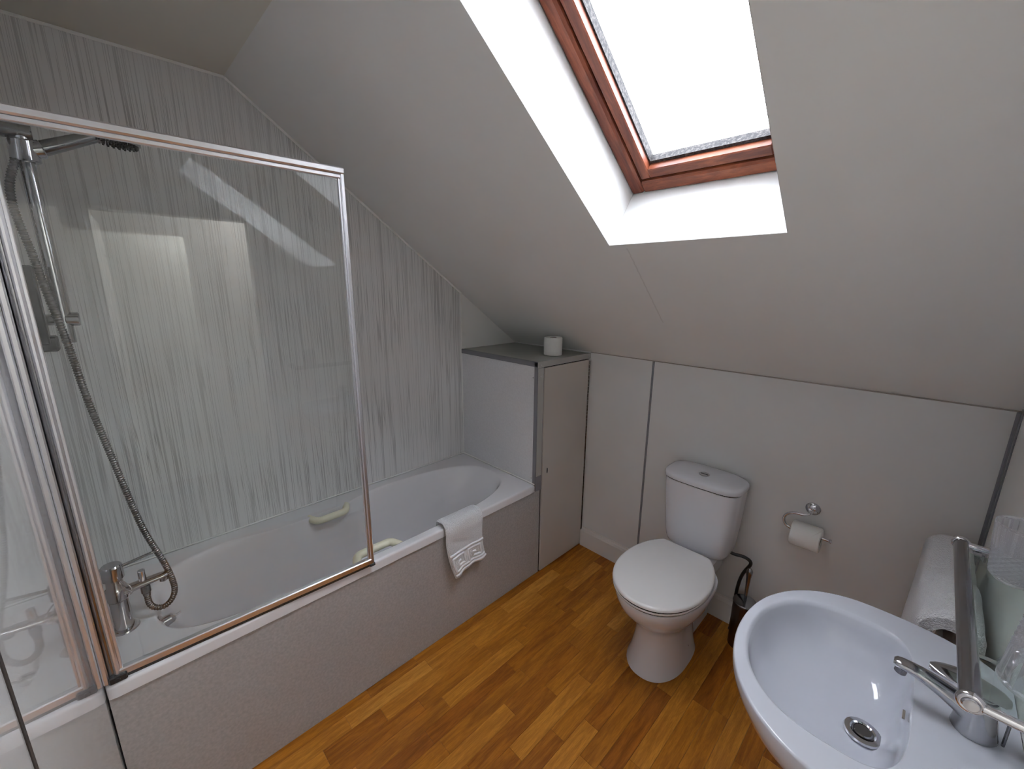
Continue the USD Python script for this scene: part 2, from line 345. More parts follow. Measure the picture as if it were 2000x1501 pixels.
# ------------------------------------------------------------------ skylight
win = thing('window_1', 'sloping roof window in a mahogany frame with deep white reveals', None, tuple(sp((XL_ + XR_) / 2, S0)), kind=ST)
D = .236
T = .02
T = .0012
for bb in ((XL_, XL_ + T, S0, S1), (XR_ - T, XR_, S0, S1), (XL_ + T, XR_ - T, S0, S0 + T), (XL_ + T, XR_ - T, S1 - T, S1)):
    obj('reveal', sbox(*bb, .0004, D + .09), 'paint_white', win, False)
FW, SW, g = .046, .034, .004
x0, x1, s0, s1 = XL_ + .0015, XR_ - .0015, S0 + .0015, S1 - .0015
def ring4(name, x0, x1, s0, s1, w, o0, o1, b, mx, ms, parent):
    obj(name, sbox(x0, x0 + w, s0, s1, o0, o1, b), ms, parent, False)
    obj(name, sbox(x1 - w, x1, s0, s1, o0, o1, b), ms, parent, False)
    obj(name, sbox(x0 + w, x1 - w, s0, s0 + w, o0, o1, b), mx, parent, False)
    obj(name, sbox(x0 + w, x1 - w, s1 - w, s1, o0, o1, b), mx, parent, False)
ring4('frame', x0, x1, s0, s1, FW, D - .012, D + .07, .007, 'mahogany', 'mahogany_v', win)
a = FW + g
ring4('sash', x0 + a, x1 - a, s0 + a, s1 - a, SW, D - .002, D + .065, .003, 'mahogany', 'mahogany_v', win)
a2 = a + SW
def ring4b(name, w, o0, o1, m):
    X0, X1, A, B = x0 + a2, x1 - a2, s0 + a2, s1 - a2
    for bb in ((X0, X0 + w, A, B), (X1 - w, X1, A, B), (X0 + w, X1 - w, A, A + w), (X0 + w, X1 - w, B - w, B)):
        obj(name, sbox(bb[0], bb[1], bb[2], bb[3], o0, o1), m, win, False)
X0_, X1_, A_, B_ = x0 + a2, x1 - a2, s0 + a2, s1 - a2
for bb in ((X0_, X0_ + .005, A_, B_), (X1_ - .005, X1_, A_, B_), (X0_ + .005, X1_ - .005, A_, A_ + .010), (X0_ + .005, X1_ - .005, B_ - .006, B_)):
    obj('glazing_bead', sbox(*bb, D + .026, D + .055), 'mould', win, False, label='weathered glazing bead speckled with black mould')
obj('pane', sbox(x0 + a2 + .001, x1 - a2 - .001, s0 + a2 + .001, s1 - a2 - .001, D + .056, D + .06), 'window_pane', win, False, label='clear glass pane')
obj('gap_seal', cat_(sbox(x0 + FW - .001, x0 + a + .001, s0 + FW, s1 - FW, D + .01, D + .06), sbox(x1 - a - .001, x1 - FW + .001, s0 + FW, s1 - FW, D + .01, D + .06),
    sbox(x0 + a, x1 - a, s0 + FW - .001, s0 + a + .001, D + .01, D + .06), sbox(x0 + a, x1 - a, s1 - a - .001, s1 - FW + .001, D + .01, D + .06)), 'black', win, False, label='black strip standing in for shade in the gap between frame and sash')  # black filler stands in for the shade between frame and sash

# trims
def strip(p0, p1, w, h, nrm):
    """small square strip from p0 to p1"""
    p0, p1 = np.array(p0, float), np.array(p1, float); L = np.linalg.norm(p1 - p0); d = (p1 - p0) / L; nrm = np.array(nrm, float); e = np.cross(nrm, d)
    m = box(0, L, -w / 2, w / 2, 0, h, min(w, h) * .3); return orient(m, p0, d, e, nrm)
e1 = sp(0, 0 if False else YB / CS)
obj('trim_1', cat_(strip((0, Y0, HC - .004), (0, YS, HC - .004), 0.010, .006, X), strip((0, YS, HC - .005), (0, 0, sp(0, YB / CS)[2] - .005), .010, .006, X)), 'bead', kind=ST, smooth=False, label='pale sealant bead along the top of the striated wall')
obj('trim_2', strip((0, -.001, HR + .004), (0, -.001, sp(0, YB / CS)[2] - .01), .006, .003, X), 'bead', kind=ST, smooth=False, label='pale vertical bead where the wall panel meets the cupboard')
obj('trim_3', cat_(strip((XR - .006, YB, .14), (XR - .006, YB, HK - .002), .012, .012, -Y), strip((XR, YB - .022, .14), (XR, YB - .022, HK + .01), .02, .004, -X)), 'grey_trim', kind=ST, smooth=False, label='dark grey corner strip beside the washbasin wall')
obj('trim_4', strip((WC, YB - .0, HK - .002), (XR, YB - .0, HK - .002), .005, .0025, -Y), 'joint_line', kind=ST, smooth=False, label='thin joint line along the top of the knee wall')
pr = sg.Polygon([(0, 0), (.016, 0), (.016, .105), (.012, .118), (.006, .124), (.004, .13), (0, .13)])
obj('baseboard_back', extr(pr, (WC + .001, YB, 0), -Y, Z, X, XR - WC - .002), 'skirting', kind=ST, smooth=False, label='cream skirting board under the knee wall')

# door behind the camera (shows in reflections), set open to admit added fill light
d1 = thing('door_1', 'white panelled door with a coat hook, set open onto the added landing', None, (XR, -1.3, 0), kind=ST)
obj('leaf', box(XR + .105, XR + .105 + .70, DY0 - .042, DY0 - .004, .006, DH - .006, .002), 'white_door', d1, False)
for (z0, z1) in ((.2, .9), (1.05, 1.88)):
    for (xa, xb) in ((XR + .19, XR + .41), (XR + .49, XR + .71)):
        obj('door_panel', box(xa, xb, DY0 - .004, DY0 + .006, z0, z1, .005), 'white_door', d1, False)
obj('architrave', cat_(box(XR - .018, XR, DY1, DY1 + .06, 0, DH + .06, .004), box(XR - .018, XR, DY0 - .035, DY0, 0, DH + .06, .004), box(XR - .018, XR, DY0, DY1, DH, DH + .06, .004)), 'white_door', d1, False)
obj('jamb', cat_(box(XR, XR + .1, DY1 - .012, DY1, 0, DH), box(XR, XR + .1, DY0, DY0 + .012, 0, DH), box(XR, XR + .1, DY0 + .012, DY1 - .012, DH - .012, DH)), 'white_door', d1, False)
obj('coat_hook', tube(spline([(XR + .55, DY0 - .004, 1.80), (XR + .55, DY0 + .03, 1.78), (XR + .55, DY0 + .045, 1.81), (XR + .55, DY0 + .04, 1.84)], 16), .005), 'chrome', d1, True)

# ------------------------------------------------------------------ bath
bt = thing('bathtub', 'white acrylic bathtub along the striated wall under the sloping ceiling', 'bathtub', (WC / 2, (Y0 + .0) / 2, 0))
def tub_ring(z, inset, N=128, fl=0.0):
    """inner outline at height z; inset shrinks it; fl: extra slope at the far (foot) end"""
    out = []
    xc, yc = .325, -.82
    for t in np.arange(N) * 2 * math.pi / N:
        c, s = math.cos(t), math.sin(t)
        n = 4.0 if s < 0 else 2.9
        hx = .262 - inset; hy = (.762 - inset if s > 0 else .755 - inset) - (fl if s > 0 else fl * .25)
        x = xc + hx * math.copysign(abs(c) ** (2 / n), c); y = yc + hy * math.copysign(abs(s) ** (2 / n), s)
        if c < 0: x += .06 * math.exp(-((y + 1.0) / .26) ** 4) * abs(c) * max(0, 1 - inset / .07)
        out.append((x, y, z))
    return np.array(out)
def rect_ring(x0, x1, y0, y1, z, r, like):
    """rectangle with rounded corners sampled along the directions of ring 'like'"""
    out = []; cx, cy = (x0 + x1) / 2, (y0 + y1) / 2
    base = sg.Polygon([(x0 + r, y0 + r), (x1 - r, y0 + r), (x1 - r, y1 - r), (x0 + r, y1 - r)]).buffer(r, 16).exterior
    for p in like:
        d = np.array([p[0] - cx, p[1] - cy]); d /= np.linalg.norm(d)
        q = sg.LineString([(cx, cy), (cx + d[0] * 3, cy + d[1] * 3)]).intersection(base)
        out.append((q.x, q.y, z))
    return np.array(out)
ref = tub_ring(HR, 0)
# add the outer corners exactly: snap the ring samples nearest each corner
def outer(z, ins, r=.012):
    o = rect_ring(.001 + ins, WC - ins, Y0 + .001 + ins, -.002 - ins, z, r, ref)
    for cx, cy in ((.001 + ins, Y0 + .001 + ins), (WC - ins, Y0 + .001 + ins), (WC - ins, -.002 - ins), (.001 + ins, -.002 - ins)):
        k = np.argmin(np.hypot(o[:, 0] - cx, o[:, 1] - cy)); sx = 1 if cx < .3 else -1; sy = 1 if cy < -.8 else -1
        o[k, :2] = (cx + sx * r * .3, cy + sy * r * .3)
    return o
rings = [outer(HR - .042, .004), outer(HR - .040, 0), outer(HR - .010, 0), outer(HR - .003, .003), outer(HR, .009)]
rings += [tub_ring(HR, -.006), tub_ring(HR - .002, .001), tub_ring(HR - .010, .007), tub_ring(HR - .03, .014, fl=.01), tub_ring(HR - .12, .03, fl=.05), tub_ring(HR - .24, .05, fl=.11),
          tub_ring(.24, .075, fl=.17), tub_ring(.20, .10, fl=.19), tub_ring(.18, .14, fl=.21), tub_ring(.175, .2, fl=.23)]
obj('tub', loft(rings, cap0=False), 'acrylic', bt, 40)
obj('side_panel', box(.60, .622, Y0 + .003, -.003, .002, HR - .0425, .001), 'bath_panel', bt, False, label='speckled beige laminate side panel')
obj('sealant_bead', cat_(strip((.004, Y0 + .004, HR), (.004, -.004, HR), .008, .005, Z), strip((.004, -.005, HR), (WC - .005, -.005, HR), .008, .005, Z)), 'bead', bt, False)
def grip(xw, y0, y1, z, out, drop):
    P4 = [np.array(q) for q in ((xw, y0, z), (xw + out, y0 + .022, z - drop), (xw + out, y1 - .022, z - drop), (xw, y1, z))]
    def bend(a, c, b_, r=.022):
        a1, b1 = c + (a - c) / np.linalg.norm(a - c) * r, c + (b_ - c) / np.linalg.norm(b_ - c) * r
        return [(1 - t) ** 2 * a1 + 2 * t * (1 - t) * c + t * t * b1 for t in np.linspace(0, 1, 9)]
    p = [P4[0]] + bend(P4[0], P4[1], P4[2]) + [P4[1] * (1 - t) + P4[2] * t for t in (.3, .5, .7)] + bend(P4[1], P4[2], P4[3]) + [P4[3]]
    return tube(p, .0165, 18)
obj('grab_handle', grip(.102, -1.0, -.822, HR - .014, .050, .004), 'cream', bt, True, label='cream plastic grab handle on the far side')
obj('grab_handle', grip(.582, -.985, -.795, HR - .016, -.05, -.004), 'cream', bt, True, label='cream plastic grab handle on the near side')
ko, kd = np.array([.405, -1.566, HR - .030]), np.array([.05, .90, .30]); kd /= np.linalg.norm(kd)
ox = lathe([(0, -.004), (.022, -.004), (.029, .003), (.029, .007), (.018, .011), (.016, .032), (.012, .037), (0, .037)], 28, ko, kd)
obj('overflow_knob', cat_(ox, cyl(ko + kd * .036, ko + kd * .056, .0035)), 'chrome', bt, 30)

# ------------------------------------------------------------------ bath screen
sc = thing('bath_screen', 'hinged clear glass bath screen in a silver frame', 'shower screen', (.612, -1.69, HR + .002))
HS, SR0, SR1 = 1.973, -1.672, -.944
HX0, HX1 = .610, .640
def scx(y): return HX0 + (HX1 - HX0) * (y - SR0) / (SR1 - SR0)
dS = np.array([HX1 - HX0, SR1 - SR0, 0]); LS = np.linalg.norm(dS); dS /= LS; nS = np.cross(dS, Z)   # nS points into the room (+x)
def scr(u0, u1, w0, w1, z0, z1, b=.0):
    return orient(box(u0, u1, w0, w1, z0, z1, b), (HX0, SR0, 0), dS, -nS, Z) if False else trimesh.Trimesh((lambda m: np.array([HX0, SR0, 0]) + m[:, :1] * dS + m[:, 1:2] * nS + m[:, 2:] * Z)(np.array(box(u0, u1, w0, w1, z0, z1, b).vertices)), box(u0, u1, w0, w1, z0, z1, b).faces[:, ::-1], process=False)
zb = HR + .004
obj('glass_pane', scr(.010, LS - .008, -.003, .003, zb + .02, HS - .012), 'pane', sc, False)
obj('top_rail', cat_(scr(.0, LS, -.013, .013, HS - .016, HS + .004, .004), scr(.0, LS, -.008, .008, HS - .028, HS - .0165, .002)), 'alu_bright', sc, False)
obj('free_edge_profile', cat_(scr(LS - .014, LS, -.010, .010, zb, HS + .003, .003), scr(LS - .020, LS - .0142, -.006, .006, zb, HS - .028, .001)), 'alu', sc, False)
obj('bottom_rail', cat_(scr(.0, LS, -.010, .010, zb + .006, zb + .028, .003), scr(.0, LS, -.014, -.0102, zb + .008, zb + .024, .001)), 'alu', sc, False)
obj('bottom_seal', scr(.0, LS - .004, -.006, .006, zb - .003, zb + .0058), 'rubber', sc, False)
obj('hinge_edge_profile', cat_(scr(-.004, .008, -.012, .012, zb + .006, HS, .004), scr(.0082, .014, -.006, .006, zb + .01, HS - .028, .001)), 'alu_bright', sc, False)
obj('hinge_pivot', cyl((HX0, SR0 - .008, zb + .004), (HX0, SR0 - .008, HS), .008, 20), 'chrome_dark', sc, 30)
obj('wall_channel', cat_(box(HX0 - .014, HX0 + .014, Y0 + .0005, SR0 - .016, zb, HS + .004, .003)), 'alu', sc, False)
obj('corner_bracket', cat_(box(HX0 - .016, HX0 + .018, SR0 - .018, SR0 + .02, HR + .001, HR + .022, .003), cyl((HX0 + .018, SR0, HR + .012), (HX0 + .022, SR0, HR + .012), .006, 14)), 'dark_plastic', sc, False, label='black plastic hinge foot')
obj('end_cap', scr(LS - .018, LS + .002, -.012, .012, zb - .003, zb + .008, .001), 'dark_plastic', sc, False)

# ------------------------------------------------------------------ bath mixer tap
TX, TY = .393, -1.648
tp = thing('bath_mixer_tap', 'chrome lever bath mixer tap standing on the bath rim', 'tap', (TX, TY, HR))
z = HR
obj('base_plate', lathe([(0, 0), (.034, 0), (.036, .003), (.034, .007), (.026, .010), (0, .010)], 36, (TX, TY, z)), 'chrome', tp, 30)
obj('body', lathe([(0, .008), (.024, .008), (.0225, .02), (.0225, .106), (.0265, .112), (.0265, .144), (.021, .152), (.019, .176), (.0255, .180), (.0255, .220), (.022, .225), (0, .225)], 32, (TX, TY, z)), 'chrome_mid', tp, 30)
obj('lever', cyl((TX, TY + .02, z + .212), (TX, TY + .105, z + .224), .0042, 14), 'chrome_dark', tp, 30)
sx = TX + .004
obj('spout', cat_(loft([np.array([(sx + a * math.cos(t), yy, z + zz + b * math.sin(t)) for t in np.arange(20) * 2 * math.pi / 20]) for yy, zz, a, b in
     ((TY + .015, .130, .018, .014), (TY + .05, .133, .017, .012), (TY + .095, .136, .016, .010), (TY + .118, .137, .015, .008), (TY + .122, .137, .010, .005))], flip=True), cyl((sx, TY + .110, z + .131), (sx, TY + .110, z + .117), .011, 18)), 'chrome_mid', tp, 30)
obj('diverter_knob', cyl((sx, TY + .062, z + .142), (sx, TY + .062, z + .178), .0095, 20), 'chrome', tp, 30)
obj('hose_outlet', cat_(cyl((sx, TY + .064, z + .124), (sx, TY + .064, z + .098), .0125, 20), cyl((sx, TY + .064, z + .098), (sx, TY + .064, z + .088), .010, 20)), 'chrome_dark', tp, 30)
chain = spline([(TX + .02, TY + .012, z + .165), (TX + .05, TY + .03, z + .170), (TX + .055, TY + .035, z + .155), (TX + .03, TY + .02, z + .150), (TX + .05, TY + .034, z + .145), (TX + .045, TY + .03, z + .135)], 60)
obj('plug_chain', tube(chain, .0016, 6), 'chrome', tp, True)
obj('wall_union', cyl((TX - .06, Y0 + .001, z + .11), (TX - .06, Y0 + .018, z + .11), .016, 20), 'black', tp, 30)

# ------------------------------------------------------------------ shower riser rail, handset, hose
RX, RY = .36, -1.624
sr = thing('shower_rail', 'dark chrome shower riser rail on the wall at the tap end of the bath', 'shower rail', (RX, Y0, 1.45))
obj('rail', cyl((RX, RY, 1.465), (RX, RY, 2.0), .0150, 28), 'chrome_mid', sr, 30)
obj('wall_bracket', cat_(cyl((RX, Y0, 1.985), (RX, RY + .020, 1.985), .019, 24), cyl((RX, Y0, 1.985), (RX, Y0 + .012, 1.985), .028, 24)), 'chrome_dark', sr, 30, label='upper wall bracket')
obj('wall_bracket', cat_(cyl((RX, Y0, 1.528), (RX, RY + .020, 1.528), .0145, 24), cyl((RX, RY + .002, 1.528), (RX, RY + .030, 1.528), .018, 24)), 'chrome_dark', sr, 30, label='lower wall bracket')
obj('soap_dish_clamp', box(RX + .03, RX + .08, Y0 + .0005, Y0 + .060, 1.452, 1.490, .004), 'dark_plastic', sr, False)
obj('back_plate', box(RX + .03, RX + .09, Y0 + .0005, Y0 + .047, 1.47, 1.665, .003), 'dark_plastic', sr, False, label='dark wall plate beside the rail')
obj('slider', cat_(cyl((RX, RY, 1.915), (RX, RY, 1.965), .027, 28), cyl((RX, RY - .018, 1.936), (RX, RY + .034, 1.952), .0215, 28)), 'chrome_mid', sr, 30)
sh = thing('shower_handset', 'round chrome shower handset resting in its slider with ribbed metal hose', 'shower head', (RX, RY, 1.945))
hp = np.array([RX, RY + .022, 1.948])
obj('handle', tube(np.array([hp + (np.array([RX, -1.468, 2.014]) - hp) * t for t in np.linspace(0, 1, 12)]), .012, 20, rs=np.linspace(.0185, .0135, 12)), 'chrome_dark', sh, 30)
ax = np.array([0, -.10, -1.0]); ax /= np.linalg.norm(ax); hc = np.array([RX, -1.444, 2.024])
obj('head', lathe([(0, 0), (.024, 0), (.040, .006), (.048, .015), (.0495, .024), (.046, .0275), (0, .028)], 44, hc, ax), 'chrome_mid', sh, 30)
fx, fy, _ = frame_to(ax)
noz = [lathe([(0, .0275), (.0032, .0275), (.0024, .034), (0, .034)], 8, hc + r * (math.cos(t) * fx + math.sin(t) * fy), ax) for r, n in ((.009, 5), (.020, 11), (.031, 17), (.0415, 22)) for t in np.arange(n) * 2 * math.pi / n]
obj('spray_nozzles', cat_(*noz), 'nozzle', sh, False, kind='stuff')
hose = [(RX, RY - .016, 1.938), (.363, -1.640, 1.932), (.368, -1.657, 1.875), (.370, -1.663, 1.787), (.372, -1.651, 1.684), (.374, -1.643, 1.594), (.376, -1.629, 1.479), (.378, -1.619, 1.351), (.381, -1.602, 1.197),
        (.384, -1.580, 1.020), (.388, -1.553, .845), (.391, -1.528, .741), (.393, -1.517, .669), (.395, -1.525, .616), (.396, -1.552, .596), (.397, -1.577, .612), (.397, -1.584, .640), (.397, -1.584, .664)]
hpth = spline(hose, 900)
arc = np.r_[0, np.cumsum(np.linalg.norm(np.diff(hpth, axis=0), axis=1))]
obj('hose', tube(hpth, .0075, 10, rs=.0080 + .0013 * np.sin(arc / .0070 * 2 * math.pi)), 'hose_steel', sh, True)

# ------------------------------------------------------------------ boxed cupboard at the foot of the bath
cp = thing('cupboard', 'grey boxed-in cupboard with a narrow door at the foot of the bath', 'cupboard', (WC / 2, .23, 0))
obj('end_panel', box(.001, WC - .022, .0, .012, HR + .001, HCUP - .022), 'panel_grey', cp, False)
obj('top', box(.001, WC - .004, .004, YB - .001, HCUP - .018, HCUP), 'cup_top', cp, False)
obj('corner_post', cat_(box(WC - .024, WC + .0, -.004, .046, HR + .001, HCUP - .001, .0012), box(WC - .024, WC, .0, .046, HR - .04, HR + .0012)), 'grey_trim', cp, False)
obj('plinth_panel', box(.60, .622, -.0025, .044, .002, HR - .0405, .0005), 'bath_panel', cp, False, label='speckled beige strip continuing the bath panel')
obj('post_face', box(WC + .0002, WC + .002, .0, .040, .62, HCUP - .032), 'grey_trim_light', cp, False)
obj('top_trim', box(.001, WC, -.004, .006, HCUP - .026, HCUP + .001, .0012), 'grey_trim', cp, False, label='dark grey front edge trim')
obj('top_trim', box(WC - .004, WC + .0025, -.004, YB - .001, HCUP - .030, HCUP + .001, .001), 'grey_trim_light', cp, False, label='grey side edge trim above the door')
obj('carcass', box(WC - .05, WC - .012, .047, YB - .001, .0, HCUP - .03), 'dark_gap', cp, False)
dr = obj('door', box(WC - .010, WC + .002, .051, YB - .016, .010, HCUP - .036, .0012), 'door_grey', cp, False)
obj('keyhole', loft([[(WC + .002 + o, .09 + .0045 * math.cos(t), .63 + .017 * math.sin(t)) for t in np.arange(16) * 2 * math.pi / 16] for o in (0, .0012)]), 'black', dr, False)
obj('hinge', cat_(*[cyl((WC + .0035, YB - .012, zz), (WC + .0035, YB - .012, zz + .020), .0035, 10) for zz in np.arange(.02, 1.19, .022)]), 'brown_steel', dr, 30, label='dark piano hinge')
for px in ((WC + .003, .02, HCUP - .016), (WC + .003, YB - .02, HCUP - .016), (WC + .0022, .02, HCUP - .075), (WC + .0022, .02, HR + .06)):
    obj('screw', lathe([(0, 0), (.0045, 0), (.0035, .002), (0, .0025)], 12, px, (1, 0, 0)), 'alu', cp, 30)
for px in ((WC - .034, .0, HCUP - .085), (WC - .034, .0, HR + .03)):
    obj('screw', lathe([(0, 0), (.0045, 0), (.0035, .002), (0, .0025)], 12, px, (0, -1, 0)), 'alu', cp, 30)

def toilet_roll(o, axis, name, label, ro=.052, ri=.02, h=.10):
    t = thing(name, label, 'toilet roll', o)
    obj('paper', lathe([(ri, .001), (ro - .003, 0), (ro, .003), (ro, h - .003), (ro - .003, h), (ri, h - .001), (ri, .001)], 48, o, axis), 'paper', t, 30)
    obj('core', lathe([(ri - .0012, .002), (ri - .0002, .002), (ri - .0002, h - .002), (ri - .0012, h - .002), (ri - .0012, .002)], 32, o, axis), 'card', t, 30)
    return t
toilet_roll((.525, .238, HCUP + .001), (0, 0, 1), 'toilet_roll', 'spare white toilet roll standing on top of the grey cupboard', .051)

# ------------------------------------------------------------------ towel over the bath rim
ht = thing('hand_towel', 'small white hand towel with a Greek key border hung over the bath rim', 'towel', (WC, -.5, HR))
sec = spline([(.572, .515), (.574, .55), (.583, .5835), (.606, .5905), (.632, .588), (.645, .570), (.647, .52), (.646, .45), (.646, .38), (.645, .325)], 70)
def towel_pt(i, v, th):
    """i runs along the drape, v from 0 (left edge) to 1"""
    q = sec[i]; dd = sec[min(i + 1, 69)] - sec[max(i - 1, 0)]; dd /= np.linalg.norm(dd); nn = np.array([dd[1] * -1, dd[0]]) * 1.0
    f = max(0, (i - 35) / 34.)
    y = -.612 + .035 * f * f + .01 * f + v * (.212 - .025 * f)
    wv = .007 * f * math.sin(v * 7.5 + 1.) + .004 * f * math.sin(v * 17)
    edge = -.022 * f * (1 - math.cos((v - .35) * 5.0)) * .5
    off = th * (1 - .75 * (abs(2 * v - 1) ** 14))
    x = q[0] - nn[0] * 0 + (nn[0] * -1) * 0 + wv
    return np.array([x, y, q[1] - .018 * f * (1 - v) * 1.0 + edge * 0 + (.012 * f * v)]), np.array([nn[0], 0, nn[1]])
NV = 40
def towel_sheet(i0, i1, t0, t1):
    grid0, grid1 = [], []
    for i in range(i0, i1 + 1):
        for k in range(NV + 1):
            p, nn = towel_pt(i, k / NV, 1.0); e = 1 - .8 * abs(2 * k / NV - 1) ** 16
            if i in (0, 69): e *= .4
            mid = (t0 + t1) / 2
            grid0.append(p + nn * (mid + (t0 - mid) * e)); grid1.append(p + nn * (mid + (t1 - mid) * e))
    R, Cc = i1 - i0 + 1, NV + 1; v = np.array(grid0 + grid1); f = []
    I = lambda l, r, c: l * R * Cc + r * Cc + c
    for r in range(R - 1):
        for c in range(Cc - 1):
            f += [(I(0, r, c), I(0, r + 1, c), I(0, r + 1, c + 1)), (I(0, r, c), I(0, r + 1, c + 1), I(0, r, c + 1))]
            f += [(I(1, r, c), I(1, r + 1, c + 1), I(1, r + 1, c)), (I(1, r, c), I(1, r, c + 1), I(1, r + 1, c + 1))]
    for r in range(R - 1):
        for c, s in ((0, 1), (Cc - 1, -1)):
            q = [(I(0, r, c), I(1, r, c), I(1, r + 1, c)), (I(0, r, c), I(1, r + 1, c), I(0, r + 1, c))]; f += [x[::s] for x in q]
    for c in range(Cc - 1):
        for r, s in ((0, -1), (R - 1, 1)):
            q = [(I(0, r, c), I(1, r, c), I(1, r, c + 1)), (I(0, r, c), I(1, r, c + 1), I(0, r, c + 1))]; f += [x[::s] for x in q]
    return trimesh.Trimesh(v, f, process=False)
tw = towel_sheet(0, 69, -.004, .010)
if tw.volume < 0: tw.invert()
obj('cloth', tw, 'towel', ht, 50)
# raised Greek key: a path in (u along the towel's width, w down the drape)
key = []
u0 = .02
segs = [(.02, .00, .98, .00), (.02, .098, .98, .098)]
for a in (.07, .52):
    segs += [(a, .084, a, .016), (a, .016, a + .34, .016), (a + .34, .016, a + .34, .066), (a + .34, .066, a + .13, .066), (a + .13, .066, a + .13, .042), (a + .13, .042, a + .22, .042), (a, .084, min(a + .45, .95), .084)]
def on_towel(u, wd):
    zt = .442 - wd; i = int(np.argmin(np.abs(sec[40:, 1] - zt))) + 40; p, nn = towel_pt(i, u, 1); return p, nn
kms = []
for (a, b, c, d) in segs:
    n = max(3, int(12 * abs(c - a)) + 3); pts = []
    for q in np.linspace(0, 1, n):
        p, nn = on_towel(a + (c - a) * q, b + (d - b) * q); pts.append(p + [.0096, 0, 0])
    kms.append(tube(pts, .0062, 8))
obj('key_border', cat_(*kms), 'towel_band', ht, True, label='raised white Greek key border')

# ------------------------------------------------------------------ toilet
XT = 1.383
to = thing('toilet', 'white close-coupled toilet with its lid closed against the knee wall', 'toilet', (XT, .1, 0))
XS = 1.372
def pan(z, hw, f, b, nf=2.2, nb=3.): return egg(XS + .004, hw, f, .04, b, z, nf, nb)
P_ = [pan(0, .118, -.142, .235), pan(.006, .122, -.147, .238), pan(.018, .118, -.142, .235), pan(.06, .108, -.125, .23), pan(.13, .098, -.108, .225), pan(.19, .098, -.105, .225), pan(.235, .112, -.128, .23),
      pan(.28, .142, -.175, .235), pan(.33, .168, -.218, .24), pan(.37, .180, -.238, .24), pan(.395, .184, -.244, .24), pan(.405, .181, -.241, .237), pan(.407, .15, -.2, .2)]
pan_m = cat_(loft(P_), box(XS - .10, XS + .11, .16, YB - .02, .30, .404, .02), box(XS - .075, XS + .08, .18, YB - .035, .0, .31, .03))
obj('pan', pan_m, 'ceramic', to, 40)
obj('fixing_hole', cyl((XS + .1005, .085, .075), (XS + .1085, .083, .076), .0065, 14), 'black', to, 30)
def seat_ring(z, ins): return egg(XS, .188 - ins, -.252 + ins, .0, .285 - ins, z, 2.1, 2.0, clip=.234 - ins)
obj('seat', loft([seat_ring(.411, .007), seat_ring(.414, .003), seat_ring(.4185, .002), seat_ring(.4215, .005)]), 'seat', to, 40)
obj('seat_shadow_gap', cat_(loft([seat_ring(.421, .0055), seat_ring(.4290, .0055)]), loft([seat_ring(.406, .010), seat_ring(.4115, .010)])), 'dark_gap', to, False)  # dark bands stand in for shade under the lid and the seat
obj('lid', loft([seat_ring(.4282, .004), seat_ring(.431, .0), seat_ring(.438, .0005), seat_ring(.443, .004), seat_ring(.4455, .012), seat_ring(.447, .05)]), 'seat', to, 40)
for dx in (-.075, .075):
    obj('seat_hinge', cyl((XS + dx - .018, .232, .430), (XS + dx + .018, .232, .430), .011, 16), 'seat', to, 30)
def cis(z, hw, yf, ins=0, nf=4.5, nb=5.): return egg(XT - .006, hw - ins, yf + ins, (yf + YB - .012) / 2 + .03, YB - .012 - ins, z, nf, nb)
CI = [cis(.400, .108, .306), cis(.402, .124, .290), cis(.410, .139, .280), cis(.430, .147, .275), cis(.47, .152, .271), cis(.55, .159, .268), cis(.65, .165, .261), cis(.742, .170, .255)]
obj('cistern', loft(CI), 'ceramic', to, 40)
obj('cistern_gap', loft([cis(.7415, .167, .258), cis(.7465, .167, .258)]), 'dark_gap', to, False)  # dark band stands in for the shade under the cistern lid
obj('cistern_lid', loft([cis(.746, .174, .251, .002, 4., 3.6), cis(.749, .176, .249, 0, 4., 3.6), cis(.764, .176, .249, 0, 4., 3.6), cis(.772, .173, .252, 0, 4., 3.6), cis(.778, .162, .263, 0, 4, 3.6), cis(.782, .127, .29, 0, 4, 3.6)]), 'ceramic', to, 40)
fb = obj('flush_button', lathe([(0, 0), (.0225, 0), (.0225, .004), (.019, .006), (.017, .005), (0, .005)], 36, (XT - .006, .335, .780)), 'chrome_mid', to, 30)
obj('button_split', box(XT - .006 - .016, XT - .006 + .016, .334, .336, .7852, .7862), 'black', fb, False)

hose2 = thing('toilet_water_pipe', 'black flexible water pipe curving behind the toilet brush', 'pipe', (1.56, .40, 0))
obj('pipe', tube(spline([(1.50, .385, .434), (1.53, .39, .415), (1.575, .395, .418), (1.60, .40, .405), (1.59, .405, .36), (1.57, .41, .30), (1.56, .41, .2), (1.555, .41, .0)], 60), .0075, 12), 'black', hose2, True)
obj('pipe_nut', cyl((1.497, .384, .440), (1.515, .387, .424), .014, 8), 'brown_steel', hose2, False)

tbx, tby = 1.615, .345
tb = thing('toilet_brush', 'toilet brush in a dark steel cylinder holder between the toilet and basin', 'toilet brush', (tbx, tby, 0))
obj('holder', lathe([(0, 0), (.044, 0), (.046, .003), (.046, .225), (.0435, .228), (.042, .225), (.042, .05), (0, .05)], 36, (tbx, tby, 0)), 'brown_steel', tb, 30)
obj('lid', lathe([(0, .228), (.047, .228), (.049, .231), (.047, .236), (.02, .242), (0, .242)], 36, (tbx, tby, 0)), 'chrome_dark', tb, 30)
obj('handle', tube([(tbx, tby, .24), (tbx, tby, .26), (tbx, tby, .31), (tbx, tby, .36), (tbx, tby, .375), (tbx, tby, .392), (tbx, tby, .402), (tbx, tby, .406)], .007, 16, rs=[.006, .006, .0075, .010, .0125, .0135, .009, .003]), 'chrome_dark', tb, True)

